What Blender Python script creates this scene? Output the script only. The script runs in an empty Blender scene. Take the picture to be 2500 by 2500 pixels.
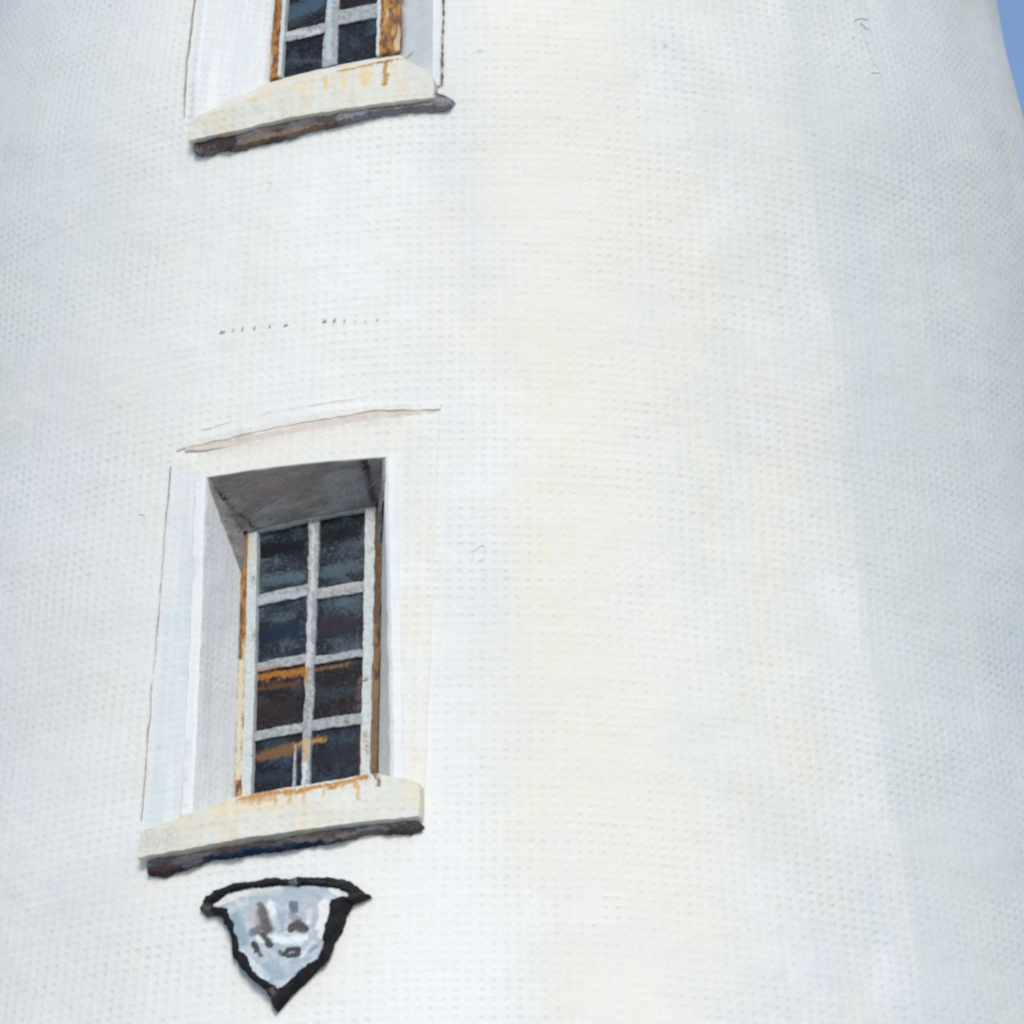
import bpy, math, random
from mathutils import Vector, noise
random.seed(4)
S = bpy.context.scene
PI = math.pi
# ---------------------------------------------------------------- camera
AX, PITCH, FOV = 484, math.radians(23), math.radians(10.45)
cd = bpy.data.cameras.new('camera'); cam = bpy.data.objects.new('camera', cd)
S.collection.objects.link(cam); S.camera = cam
cd.sensor_width = 36; cd.lens = 18 / math.tan(FOV / 2)
cd.clip_start = 0.5; cd.clip_end = 20000
cam.location = (0, -22, 1.75)
cam.rotation_euler = (PI / 2 + PITCH, 0, math.atan((AX - 512) / (512 / math.tan(FOV / 2))))
cd.dof.use_dof = True; cd.dof.focus_distance = 60; cd.dof.aperture_fstop = 15; cd.dof.aperture_blades = 0      # focus set a little long, as in the soft photograph
# ---------------------------------------------------------------- light
SUN_AZ, SUN_EL = math.radians(1), math.radians(32)      # azimuth of the sun seen from the tower, 0 = towards the camera
sd = Vector((math.sin(SUN_AZ) * math.cos(SUN_EL), -math.cos(SUN_AZ) * math.cos(SUN_EL), math.sin(SUN_EL)))
W = bpy.data.worlds.new('World'); S.world = W; W.use_nodes = True
nt = W.node_tree
sky = nt.nodes.new('ShaderNodeTexSky'); sky.sky_type = 'NISHITA'; sky.sun_disc = False
sky.sun_elevation = SUN_EL; sky.sun_rotation = math.atan2(sd.x, sd.y)
sky.air_density = 1.0; sky.dust_density = 0.3; sky.ozone_density = 3.2
bg = nt.nodes['Background']; bg.inputs['Strength'].default_value = 0.13
veil = nt.nodes.new('ShaderNodeMix'); veil.data_type = 'RGBA'      # thin even high cloud over a blue sky
veil.inputs[7].default_value = (2.8, 2.6, 2.2, 1)
tcn = nt.nodes.new('ShaderNodeTexCoord'); cn = nt.nodes.new('ShaderNodeTexNoise'); cn.inputs['Scale'].default_value = 3.2; cn.inputs['Detail'].default_value = 6
mr = nt.nodes.new('ShaderNodeMapRange'); mr.inputs[3].default_value = .0; mr.inputs[4].default_value = .10; mr.inputs[1].default_value = .3; mr.inputs[2].default_value = .7
nt.links.new(tcn.outputs['Generated'], cn.inputs['Vector']); nt.links.new(cn.outputs[0], mr.inputs[0]); nt.links.new(mr.outputs[0], veil.inputs[0])
nt.links.new(sky.outputs[0], veil.inputs[6]); nt.links.new(veil.outputs[2], bg.inputs[0])
sl = bpy.data.lights.new('sun', 'SUN'); sl.energy = 1.8; sl.angle = math.radians(20); sl.color = (1, .905, .755)
so = bpy.data.objects.new('sun', sl); S.collection.objects.link(so)
so.rotation_euler = (-sd).to_track_quat('-Z', 'Y').to_euler()
S.view_settings.view_transform = 'Standard'; S.view_settings.look = 'None'
S.view_settings.exposure = 0.33; S.view_settings.gamma = 1; S.view_settings.use_curve_mapping = False

# ---------------------------------------------------------------- materials
class N:
    def __init__(s, name):
        s.m = bpy.data.materials.new(name); s.m.use_nodes = True; s.t = s.m.node_tree
        s.b = s.t.nodes['Principled BSDF']
        s.uv = s.t.nodes.new('ShaderNodeUVMap').outputs[0]
    def lk(s, a, b):
        if hasattr(a, 'links'): s.t.links.new(a, b)
        else: b.default_value = a
    def math(s, op, a, b=0.0, c=0.0, clamp=False):
        n = s.t.nodes.new('ShaderNodeMath'); n.operation = op; n.use_clamp = clamp
        for i, x in enumerate((a, b, c)): s.lk(x, n.inputs[i])
        return n.outputs[0]
    def xyz(s, v):
        n = s.t.nodes.new('ShaderNodeSeparateXYZ'); s.lk(v, n.inputs[0]); return n.outputs
    def map(s, sc, loc=(0, 0, 0)):
        n = s.t.nodes.new('ShaderNodeMapping'); s.lk(s.uv, n.inputs[0])
        n.inputs['Scale'].default_value = sc; n.inputs['Location'].default_value = loc
        return n.outputs[0]
    def noise(s, sc, detail=3, rough=.55, loc=(0, 0, 0), dist=0):
        n = s.t.nodes.new('ShaderNodeTexNoise'); s.lk(s.map((sc[0], sc[1], 1), loc), n.inputs['Vector'])
        n.inputs['Scale'].default_value = 1; n.inputs['Detail'].default_value = detail
        n.inputs['Roughness'].default_value = rough; n.inputs['Distortion'].default_value = dist
        return n.outputs[0]
    def ramp(s, f, lo, hi, a=0.0, b=1.0):
        n = s.t.nodes.new('ShaderNodeMapRange'); s.lk(f, n.inputs[0])
        for i, x in enumerate((lo, hi, a, b)): n.inputs[i + 1].default_value = x
        n.interpolation_type = 'SMOOTHSTEP'
        return n.outputs[0]
    def mix(s, f, a, b):
        n = s.t.nodes.new('ShaderNodeMix'); n.data_type = 'RGBA'
        s.lk(f, n.inputs[0])
        for x, i in ((a, 6), (b, 7)):
            if hasattr(x, 'links'): s.lk(x, n.inputs[i])
            else: n.inputs[i].default_value = (*x, 1)
        return n.outputs[2]
    def weave(s):
        """fine coarse-cloth relief of the render coat: rows of small pits and low threads"""
        d1 = s.noise((5, 5), 2, loc=(3, 8, 0)); d2 = s.noise((6, 4), 2, loc=(9, 1, 0))
        o = s.xyz(s.uv)
        x = s.math('ADD', s.math('MULTIPLY', o[0], 2 * PI / .0370), s.math('MULTIPLY', d1, 3.0))
        y = s.math('ADD', s.math('MULTIPLY', o[1], 2 * PI / .0370), s.math('MULTIPLY', d2, 2.6))
        cx = s.math('MULTIPLY_ADD', s.math('COSINE', x), .5, .5); cy = s.math('MULTIPLY_ADD', s.math('COSINE', y), .5, .5)
        pit = s.ramp(s.math('MULTIPLY', cx, cy), .45, 1.0)
        amt = s.ramp(s.noise((1.6, 1.9), 3, loc=(4, 4, 0)), .34, .66, .45, 1)
        spk = s.ramp(s.noise((17, 17), 3, .7), .38, .62, .0, 1)
        pit = s.math('MULTIPLY', s.math('MULTIPLY', pit, amt), spk)
        j1 = s.math('MULTIPLY', s.noise((9, 60), 2, .6, loc=(2, 6, 0)), 1.6); j2 = s.math('MULTIPLY', s.noise((60, 9), 2, .6, loc=(6, 2, 0)), 1.6)
        sx = s.math('COSINE', s.math('ADD', s.math('ADD', x, PI), j1)); sy = s.math('COSINE', s.math('ADD', s.math('ADD', y, PI), j2))
        thr = s.math('MAXIMUM', s.math('MULTIPLY', sx, s.ramp(s.noise((3, 2), 2, loc=(14, 1, 0)), .35, .6, .35, 1)), s.math('MULTIPLY', sy, s.ramp(s.noise((2, 3), 2, loc=(1, 14, 0)), .35, .6, .35, 1)))
        return pit, thr, amt
    def bump(s, h, dist, strength=1, nrm=None):
        n = s.t.nodes.new('ShaderNodeBump'); n.inputs['Distance'].default_value = dist
        n.inputs['Strength'].default_value = strength; s.lk(h, n.inputs['Height'])
        if nrm: s.lk(nrm, n.inputs['Normal'])
        return n.outputs[0]
    def done(s, col, rough=.8, nrm=None, spec=.3):
        if s.uv.node.type == 'UVMAP':
            at = s.t.nodes.new('ShaderNodeAttribute'); at.attribute_name = 'stain'
            k = s.math('MULTIPLY', s.ramp(s.noise((85, 70), 4, .75, loc=(11, 5, 0)), .34, .64), 1.0)
            f = s.math('MULTIPLY', s.ramp(s.math('ADD', s.math('MULTIPLY', at.outputs['Alpha'], 1.15), s.math('MULTIPLY', s.math('SUBTRACT', k, .5), .7)), .28, .95), s.ramp(at.outputs['Alpha'], .0, .2))
            mx = s.t.nodes.new('ShaderNodeMix'); mx.data_type = 'RGBA'; s.lk(f, mx.inputs[0])
            if hasattr(col, 'links'): s.lk(col, mx.inputs[6])
            else: mx.inputs[6].default_value = (*col, 1)
            s.lk(at.outputs['Color'], mx.inputs[7]); col = mx.outputs[2]
        if hasattr(col, 'links'): s.lk(col, s.b.inputs['Base Color'])
        else: s.b.inputs['Base Color'].default_value = (*col, 1)
        s.lk(rough, s.b.inputs['Roughness']); s.b.inputs['Specular IOR Level'].default_value = spec
        if nrm: s.lk(nrm, s.b.inputs['Normal'])
        return s.m

def limewash(name, base, streaks=(), wv=1.0):
    """thick uneven whitewash; streaks = (colour, amount, (su, sv), offset)"""
    n = N(name)
    pit, thr, amt = n.weave()
    c = base
    for col, a, sc, off in streaks:
        f = n.ramp(n.noise(sc, 4, .6, loc=(off, off * 1.7, 0), dist=.6), .42, .72, 0, a)
        c = n.mix(f, c, col)
    fine = n.noise((38, 30), 3, .6, loc=(2, 2, 0))
    c = n.mix(n.ramp(fine, .3, .7, 0, .16 * wv), c, (.60, .63, .63))
    c = n.mix(n.math('MULTIPLY', pit, .26 * wv), c, (.42, .43, .43))
    c = n.mix(n.math('MULTIPLY', n.ramp(thr, .3, -.8, 0, 1), .17 * wv), c, (.52, .54, .54))
    c = n.mix(n.ramp(n.noise((95, 95), 2, .6, loc=(7, 7, 0)), .4, .75, 0, .22), c, (.62, .66, .66))
    c = n.mix(n.ramp(n.noise((22, 26), 3, .6, loc=(3, 17, 0)), .5, .72, 0, .30), c, (.86, .83, .82))
    vo = n.t.nodes.new('ShaderNodeTexVoronoi'); n.lk(n.map((5.5, 5.5, 1), (1, 7, 0)), vo.inputs['Vector']); vo.inputs['Scale'].default_value = 1
    sp = n.math('MULTIPLY', n.ramp(vo.outputs['Distance'], .03, .075, 1, 0), n.ramp(n.noise((1.1, 1.3), 1, loc=(6, 6, 0)), .5, .62))
    c = n.mix(n.math('MULTIPLY', sp, .5), c, (.25, .26, .26))
    h = n.math('ADD', n.math('MULTIPLY', pit, -.7), n.math('MULTIPLY', n.math('MULTIPLY', thr, .42), amt))
    h = n.math('ADD', h, n.math('MULTIPLY', n.noise((70, 45), 3, .6), .9))
    nb = n.bump(h, .0022 * wv)
    nb = n.bump(n.noise((3.0, 4.5), 4, .55), .03, .6, nb)
    return n.done(c, .82, nb, .25)

def rusty(name, paint, rust=(.30, .12, .025), dark=(.05, .025, .015), lo=.45, hi=.62, sc=(14, 9), rough=.6, wear=.35):
    n = N(name)
    c = n.mix(n.ramp(n.noise((60, 60), 3), .36, .64, 0, wear), paint, tuple(x * .55 for x in paint))
    f = n.ramp(n.noise(sc, 4, .65, dist=.4), lo, hi)
    r = n.mix(n.ramp(n.noise((40, 22), 3, loc=(5, 5, 0)), .38, .62), rust, dark)
    c = n.mix(f, c, r)
    return n.done(c, rough, n.bump(n.noise((90, 90), 3), .004), .3)

M_wall = limewash('whitewashed_render', (.80, .79, .75), [
    ((.66, .72, .73), .85, (1.1, .5), 1.3), ((.84, .79, .66), .42, (1.6, .38), 5.1), ((.70, .68, .75), .5, (1.3, .7), 9.4),
    ((.86, .855, .85), .8, (1.4, 1.1), 13.0), ((.84, .76, .52), .30, (3.2, 1.0), 21.0)])
# a run of faint yellow stains down the wall, right of the windows
def add_stain_and_shade(m):
    t = m.node_tree; n = N.__new__(N); n.m = m; n.t = t; n.b = t.nodes['Principled BSDF']
    n.uv = [x for x in t.nodes if x.type == 'UVMAP'][0].outputs[0]
    src = n.b.inputs['Base Color'].links[0].from_socket
    o = n.xyz(n.uv)
    u = n.math('ABSOLUTE', n.math('SUBTRACT', o[0], n.math('ADD', .25, n.math('MULTIPLY', n.math('SUBTRACT', n.noise((2, 1.2), 2, loc=(8, 3, 0)), .5), .35))))
    f = n.ramp(u, .0, .22, 1, 0)
    f = n.math('MULTIPLY', f, n.ramp(n.noise((16, 7), 4, .7, loc=(1, 2, 0)), .42, .62, .15, 1))
    f = n.math('MULTIPLY', f, n.math('MULTIPLY', n.ramp(o[1], 8.4, 8.9), n.ramp(o[1], 10.6, 11.2, 1, 0)))
    def band(u0, u1, soft, lo, hi, col, amt, c):     # an upright strip of a slightly different tone, uneven edges
        uu = n.math('ADD', n.math('ADD', o[0], n.math('MULTIPLY', n.math('SUBTRACT', n.noise((5, .9), 4, .7, loc=(u0, 2, 0)), .5), .30)), n.math('MULTIPLY', n.math('SUBTRACT', o[1], 10), .055))
        m = n.math('MULTIPLY', n.ramp(uu, u0 - soft, u0 + soft), n.ramp(uu, u1 - soft, u1 + soft, 1, 0))
        if hi: m = n.math('MULTIPLY', m, n.ramp(o[1], lo, hi, .15, 1))
        return n.mix(n.math('MULTIPLY', m, n.ramp(n.noise((4, 2.5), 4, .65, loc=(u1, 9, 0)), .25, .7, amt * .55, amt)), c, col)
    src = band(.10, .62, .18, 0, 0, (.81, .79, .715), .8, src)
    src = band(1.30, 1.78, .045, 0, 0, (.66, .695, .69), .75, src)  # blue-grey shade of the tower's right side, painted in
    src = band(1.78, 2.6, .10, 0, 0, (.65, .68, .69), .65, src)  # the same painted side shade, further round
    src = band(-2.6, -1.16, .12, 9.6, 11.4, (.70, .75, .75), .7, src)  # bluish shade of the upper left side, painted in
    src = band(-2.6, -.95, .15, 0, 0, (.82, .785, .765), .35, src)
    src = band(-1.1, -.1, .25, 0, 0, (.85, .845, .82), .6, src)
    c = n.mix(n.math('MULTIPLY', f, .42), src, (.82, .75, .57))
    n.lk(c, n.b.inputs['Base Color'])
add_stain_and_shade(M_wall)
M_jamb = limewash('pale_lavender_limewash', (.82, .84, .86), [
    ((.66, .64, .74), .8, (11, .8), 2.0), ((.80, .81, .80), .8, (9, .6), 7.0), ((.62, .70, .72), .6, (8, .9), 11.0), ((.78, .70, .56), .3, (10, 1.4), 15.0)], .7)
M_band = limewash('cream_limewash', (.82, .80, .74), [
    ((.84, .76, .60), .5, (4, 3), 3.0), ((.72, .75, .75), .6, (6, 1.2), 8.0), ((.86, .85, .83), .7, (5, 3), 12.0)], .8)
M_bead = limewash('bright_white_limewash', (.84, .84, .83), [((.76, .78, .82), .6, (12, 3), 3.0)], .5)
M_sill = limewash('ochre_stained_stone', (.74, .72, .655), [
    ((.76, .58, .30), .75, (7.5, 1.6), 3.0), ((.72, .72, .66), .8, (5, 3), 8.0), ((.82, .76, .58), .6, (14, 2), 12.0)], .8)
M_hood = limewash('buff_stone', (.68, .60, .52), [((.80, .76, .70), .9, (9, 14), 3.0), ((.52, .44, .38), .5, (12, 30), 8.0)], .7)
def stone(name, a, b, c3=None, sc=(6, 14)):
    n = N(name)
    c = n.mix(n.ramp(n.noise(sc, 4, .65, dist=.5), .36, .64), a, b)
    if c3: c = n.mix(n.ramp(n.noise((sc[0] * .9, sc[1] * 2.2), 3, .6, loc=(4, 9, 0)), .5, .66), c, c3)
    c = n.mix(n.ramp(n.noise((80, 80), 3, .7, loc=(3, 1, 0)), .45, .7, 0, .4), c, tuple(x * 1.9 + .02 for x in a))
    return n.done(c, .85, n.bump(n.noise((55, 80), 4, .6), .012), .2)
M_soffit_shade = stone('grey_soffit_shade', (.20, .19, .19), (.36, .355, .37), (.30, .26, .235), (5, 22))  # shade of the soffit and its shadow on the reveals, as colour
M_shade_dark = stone('dark_underside_shade', (.055, .042, .042), (.16, .15, .155), (.03, .05, .085), (7, 14))  # shade under the sill, put into the colour
M_shade_brown = stone('brown_edge_shade', (.085, .062, .055), (.22, .21, .23), (.20, .15, .11), (7, 12))  # browner painted shade, for the upper sill and its surround edge
M_white = rusty('chalky_white_paint', (.62, .66, .66), lo=.60, hi=.72)
M_bars = rusty('flaking_grey_white_paint', (.43, .455, .475), (.34, .17, .06), (.20, .13, .10), lo=.60, hi=.72, sc=(16, 16), wear=.85)
M_rust = rusty('rust_brown_iron', (.62, .50, .30), (.42, .19, .045), (.14, .065, .03), lo=.34, hi=.5, sc=(30, 5))
M_rust_dark = rusty('dark_brown_rust', (.24, .17, .11), (.30, .14, .045), (.07, .045, .03), lo=.36, hi=.55, sc=(40, 8))
M_pencil = rusty('grey_gap_shade_and_pits', (.52, .52, .51), (.44, .43, .41), (.34, .33, .33))
def glass(name, a, b, loc):
    n = N(name)
    f = n.ramp(n.noise((9, 9), 4, .62, loc=(loc, loc, 0), dist=.5), .44, .72)
    c = n.mix(f, a, b)
    c = n.mix(n.ramp(n.noise((75, 75), 3, .7, loc=(loc, 2, 0)), .50, .72, 0, .5), c, tuple(x * 2 + .02 for x in b))
    return n.done(c, .5, n.bump(n.noise((30, 30), 3), .004), .12)
M_glass = [glass('grimy_blue_black_glass', (.012, .013, .020), (.035, .055, .080), 1.),
           glass('clouded_slate_glass', (.016, .020, .028), (.075, .105, .135), 4.),
           glass('brown_black_glass', (.016, .012, .014), (.045, .045, .060), 8.)]
M_black = stone('black_iron', (.010, .010, .014), (.030, .024, .026), (.016, .022, .036), (18, 18))
M_shield = limewash('blue_grey_painted_relief', (.42, .49, .56), [((.30, .37, .44), .8, (16, 12), 3.0), ((.66, .70, .75), .9, (22, 14), 8.0), ((.50, .46, .54), .5, (20, 9), 12.0)], .6)

# ---------------------------------------------------------------- tower surface helpers
CZ = [0, 8.5, 9.5, 10.5, 11.5, 11.8, 12.05, 12.3, 13, 16, 22]
CR = [3.9, 2.78, 2.67, 2.59, 2.53, 2.52, 2.50, 2.45, 2.30, 1.95, 1.8]
def r0(z):
    z = max(0, min(22, z))
    for i in range(len(CZ) - 1):
        if z <= CZ[i + 1]: return CR[i] + (CR[i + 1] - CR[i]) * (z - CZ[i]) / (CZ[i + 1] - CZ[i])
    return CR[-1]
def R(z): return sum(r0(z + d) for d in (-.1, -.05, 0, .05, .1)) / 5
def P(th, z, w, jit=0):
    """point at bearing th (degrees), height z, w metres proud of the wall face"""
    if jit:
        q = Vector((th * .04, z, w))
        th += (noise.noise(q * 14) + .6 * noise.noise(q * 45 + Vector((7, 0, 0)))) * jit * 25
        z += (noise.noise(q * 14 + Vector((0, 9, 0))) + .6 * noise.noise(q * 45 + Vector((0, 0, 5)))) * jit
        th += noise.noise(q * 120 + Vector((1, 4, 0))) * jit * 12; z += noise.noise(q * 120 + Vector((8, 0, 2))) * jit * .55
        w += noise.noise(q * 22 + Vector((3, 3, 3))) * jit * .8
    a = math.radians(th); r = R(z) + w
    return Vector((r * math.sin(a), -r * math.cos(a), z)), (a * 2.3 - w, z)
# patches of rust, grime, worn paint and painted shade that sit on a part: (path of (degrees, height), radius, colour, strength)
PAINT = {
    'pane': [
        ([(-20.75, 9.976), (-17.37, 9.979)], 0.035, (0.008, 0.008, 0.014), 0.9),
        ([(-14.84, 10.001), (-12.09, 10.012)], 0.035, (0.01, 0.009, 0.015), 0.9),
        ([(-20.59, 9.851), (-17.08, 9.847)], 0.03, (0.085, 0.12, 0.145), 0.85),
        ([(-14.71, 9.854), (-11.59, 9.868)], 0.03, (0.075, 0.105, 0.135), 0.8),
        ([(-20.30, 9.614), (-17.50, 9.621)], 0.04, (0.012, 0.024, 0.045), 0.9),
        ([(-14.76, 9.619), (-12.21, 9.638)], 0.045, (0.03, 0.024, 0.036), 0.8),
        ([(-19.86, 9.299), (-17.61, 9.298)], 0.04, (0.028, 0.02, 0.018), 0.8),
        ([(-13.99, 9.337), (-12.08, 9.352)], 0.03, (0.035, 0.045, 0.06), 0.6),
        ([(-20.19, 9.014), (-16.53, 9.012)], 0.022, (0.022, 0.036, 0.055), 0.8),
        ([(-14.20, 9.072), (-11.61, 9.085)], 0.04, (0.018, 0.02, 0.028), 0.8),
        ([(-20.99, 9.439), (-19.06, 9.446), (-16.06, 9.444)], 0.017, (0.36, 0.15, 0.035), 1.0),
        ([(-20.51, 9.392), (-17.00, 9.395)], 0.014, (0.11, 0.05, 0.03), 0.9),
        ([(-15.57, 9.446), (-12.41, 9.456)], 0.01, (0.18, 0.11, 0.05), 0.8),
        ([(-20.08, 9.105), (-17.63, 9.121), (-15.70, 9.127)], 0.022, (0.17, 0.095, 0.045), 0.95),
        ([(-16.69, 9.145), (-14.28, 9.148)], 0.012, (0.42, 0.22, 0.07), 0.9),
        ([(-10.91, 9.149), (-10.63, 8.976)], 0.012, (0.13, 0.05, 0.022), 0.9),
        ([(-11.16, 9.393), (-11.05, 9.260)], 0.014, (0.14, 0.09, 0.08), 0.7),
        ([(-20.70, 12.134), (-16.56, 12.110)], 0.02, (0.07, 0.065, 0.08), 0.6),
        ([(-20.80, 12.377), (-17.85, 12.409)], 0.05, (0.06, 0.1, 0.14), 0.8),
        ([(-14.62, 12.281), (-11.93, 12.403)], 0.04, (0.02, 0.015, 0.02), 0.8),
    ],
    'glazing_bar': [
        ([(-20.65, 9.469), (-16.41, 9.468)], 0.008, (0.36, 0.16, 0.05), 0.6),
        ([(-18.47, 9.159), (-14.61, 9.158)], 0.009, (0.4, 0.22, 0.08), 0.7),
        ([(-14.63, 9.176), (-12.75, 9.181)], 0.006, (0.42, 0.27, 0.12), 0.6),
        ([(-20.77, 9.764), (-16.71, 9.764)], 0.016, (0.42, 0.5, 0.56), 0.7),
        ([(-14.74, 9.777), (-11.32, 9.790)], 0.012, (0.48, 0.44, 0.47), 0.7),
        ([(-21.16, 12.273), (-17.27, 12.252)], 0.014, (0.56, 0.55, 0.58), 0.8),
        ([(-14.72, 12.274), (-11.61, 12.285)], 0.014, (0.34, 0.43, 0.48), 0.8),
    ],
    'mullion': [
        ([(-15.97, 10.052), (-15.82, 9.781)], 0.01, (0.6, 0.57, 0.57), 0.8),
        ([(-15.99, 9.760), (-15.91, 9.469)], 0.012, (0.58, 0.53, 0.57), 0.8),
        ([(-15.97, 9.443), (-15.97, 9.391)], 0.014, (0.42, 0.24, 0.1), 0.9),
        ([(-15.64, 9.146), (-15.64, 9.069)], 0.014, (0.52, 0.38, 0.2), 0.8),
        ([(-15.71, 9.047), (-15.67, 8.971)], 0.012, (0.6, 0.63, 0.64), 0.8),
        ([(-16.38, 12.439), (-15.91, 12.113)], 0.016, (0.46, 0.55, 0.6), 0.8),
    ],
    'window': [
        ([(-10.30, 9.153), (-10.15, 9.065)], 0.012, (0.38, 0.24, 0.12), 0.5),
        ([(-21.99, 10.036), (-21.84, 9.922)], 0.012, (0.66, 0.58, 0.4), 0.6),
        ([(-21.36, 9.382), (-21.26, 9.159)], 0.012, (0.62, 0.6, 0.48), 0.5),
    ],
    'sill': [
        ([(-18.70, 8.818), (-16.81, 8.827), (-14.31, 8.828), (-11.65, 8.836), (-9.03, 8.862)], 0.013, (0.5, 0.24, 0.07), 0.9),
        ([(-18.47, 8.804), (-15.95, 8.803)], 0.014, (0.62, 0.36, 0.14), 0.75),
        ([(-9.76, 8.860), (-9.54, 8.773)], 0.01, (0.66, 0.42, 0.18), 0.85),
        ([(-8.65, 8.895), (-8.05, 8.833)], 0.008, (0.25, 0.14, 0.07), 0.8),
        ([(-13.89, 8.824), (-13.77, 8.780)], 0.009, (0.74, 0.5, 0.24), 0.8),
        ([(-14.93, 8.822), (-14.81, 8.785)], 0.007, (0.55, 0.35, 0.16), 0.8),
        ([(-17.23, 8.823), (-17.09, 8.779)], 0.008, (0.62, 0.4, 0.18), 0.7),
        ([(-15.97, 8.823), (-15.88, 8.779)], 0.007, (0.6, 0.38, 0.18), 0.7),
        ([(-12.26, 8.830), (-12.19, 8.795)], 0.007, (0.68, 0.48, 0.25), 0.7),
        ([(-10.84, 8.842), (-10.78, 8.811)], 0.007, (0.7, 0.5, 0.28), 0.6),
        ([(-21.02, 8.781), (-18.02, 8.780), (-15.08, 8.769)], 0.035, (0.8, 0.68, 0.46), 0.55),
        ([(-22.68, 8.728), (-19.23, 8.731)], 0.03, (0.76, 0.68, 0.52), 0.5),
        ([(-26.42, 8.691), (-24.40, 8.697)], 0.05, (0.6, 0.6, 0.55), 0.6),
        ([(-5.60, 8.802), (-4.79, 8.758)], 0.05, (0.78, 0.71, 0.52), 0.55),
        ([(-11.79, 8.755), (-8.58, 8.777)], 0.03, (0.78, 0.76, 0.68), 0.5),
        ([(-21.90, 11.895), (-20.99, 11.837)], 0.03, (0.8, 0.62, 0.34), 0.7),
        ([(-20.47, 11.895), (-19.62, 11.826)], 0.02, (0.8, 0.66, 0.42), 0.6),
        ([(-17.73, 11.898), (-15.95, 11.848)], 0.03, (0.82, 0.7, 0.48), 0.6),
        ([(-14.32, 11.912), (-14.08, 11.824)], 0.014, (0.78, 0.58, 0.3), 0.7),
        ([(-12.64, 11.915), (-12.56, 11.828)], 0.02, (0.8, 0.64, 0.38), 0.65),
        ([(-10.74, 11.931), (-10.57, 11.843)], 0.03, (0.8, 0.62, 0.36), 0.7),
        ([(-13.11, 11.910), (-11.92, 11.917), (-10.26, 11.924), (-8.61, 11.940), (-7.53, 11.949)], 0.014, (0.34, 0.15, 0.04), 0.95),
        ([(-8.99, 11.936), (-8.87, 11.824)], 0.012, (0.5, 0.28, 0.09), 0.85),
        ([(-18.67, 11.960), (-18.64, 11.910)], 0.008, (0.25, 0.2, 0.15), 0.7),
        ([(-25.75, 11.808), (-24.87, 11.751)], 0.03, (0.78, 0.7, 0.5), 0.5),
        ([(-6.47, 11.891), (-4.81, 11.837)], 0.04, (0.66, 0.67, 0.64), 0.6),
    ],
    'underside_shade': [
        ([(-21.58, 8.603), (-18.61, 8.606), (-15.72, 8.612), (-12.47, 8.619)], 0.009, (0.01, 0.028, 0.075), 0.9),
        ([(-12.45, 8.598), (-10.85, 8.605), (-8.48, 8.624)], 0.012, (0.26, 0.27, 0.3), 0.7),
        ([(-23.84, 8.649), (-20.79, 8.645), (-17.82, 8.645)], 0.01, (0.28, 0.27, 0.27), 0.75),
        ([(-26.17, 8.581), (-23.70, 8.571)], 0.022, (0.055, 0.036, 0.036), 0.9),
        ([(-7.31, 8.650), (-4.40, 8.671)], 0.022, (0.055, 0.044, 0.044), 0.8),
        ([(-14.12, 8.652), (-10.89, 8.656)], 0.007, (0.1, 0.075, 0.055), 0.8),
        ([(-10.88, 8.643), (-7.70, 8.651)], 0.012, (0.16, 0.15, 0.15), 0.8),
        ([(-26.43, 11.699), (-23.17, 11.668)], 0.034, (0.06, 0.042, 0.042), 0.9),
        ([(-21.63, 11.654), (-18.17, 11.665), (-14.80, 11.676)], 0.014, (0.27, 0.19, 0.14), 0.75),
        ([(-22.21, 11.717), (-17.73, 11.719), (-14.83, 11.724)], 0.012, (0.22, 0.22, 0.24), 0.8),
        ([(-16.29, 11.734), (-12.95, 11.748), (-10.12, 11.754)], 0.01, (0.022, 0.022, 0.022), 0.9),
        ([(-12.92, 11.706), (-8.23, 11.703), (-3.16, 11.704)], 0.026, (0.27, 0.255, 0.3), 0.85),
        ([(-10.10, 11.717), (-9.17, 11.726)], 0.008, (0.12, 0.09, 0.08), 0.7),
        ([(-6.87, 11.772), (-3.16, 11.740)], 0.02, (0.3, 0.3, 0.34), 0.8),
    ],
    'field': [
        ([(-16.80, 8.389), (-16.55, 8.347)], 0.011, (0.17, 0.155, 0.15), 1.0),
        ([(-16.55, 8.349), (-16.23, 8.309)], 0.02, (0.15, 0.135, 0.13), 1.0),
        ([(-16.34, 8.315), (-16.02, 8.283)], 0.02, (0.13, 0.115, 0.11), 1.0),
        ([(-16.93, 8.359), (-16.88, 8.318)], 0.012, (0.36, 0.33, 0.33), 0.8),
        ([(-14.25, 8.377), (-14.17, 8.353)], 0.014, (0.17, 0.18, 0.22), 1.0),
        ([(-14.32, 8.331), (-13.77, 8.314)], 0.014, (0.34, 0.32, 0.36), 0.8),
        ([(-14.26, 8.280), (-13.85, 8.298), (-13.34, 8.271)], 0.016, (0.1, 0.08, 0.08), 1.0),
        ([(-13.93, 8.286), (-13.64, 8.278)], 0.014, (0.13, 0.105, 0.1), 1.0),
        ([(-18.65, 8.347), (-17.92, 8.252)], 0.022, (0.33, 0.42, 0.47), 0.7),
        ([(-15.82, 8.131), (-15.00, 8.087)], 0.03, (0.36, 0.45, 0.52), 0.7),
        ([(-17.36, 8.422), (-14.90, 8.420), (-12.47, 8.410)], 0.022, (0.42, 0.49, 0.54), 0.7),
        ([(-15.28, 8.330), (-15.22, 8.279)], 0.022, (0.36, 0.42, 0.5), 0.7),
        ([(-12.94, 8.397), (-12.87, 8.320)], 0.02, (0.48, 0.46, 0.52), 0.5),
        ([(-17.26, 8.274), (-16.75, 8.292)], 0.015, (0.2, 0.19, 0.22), 0.9),
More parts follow.
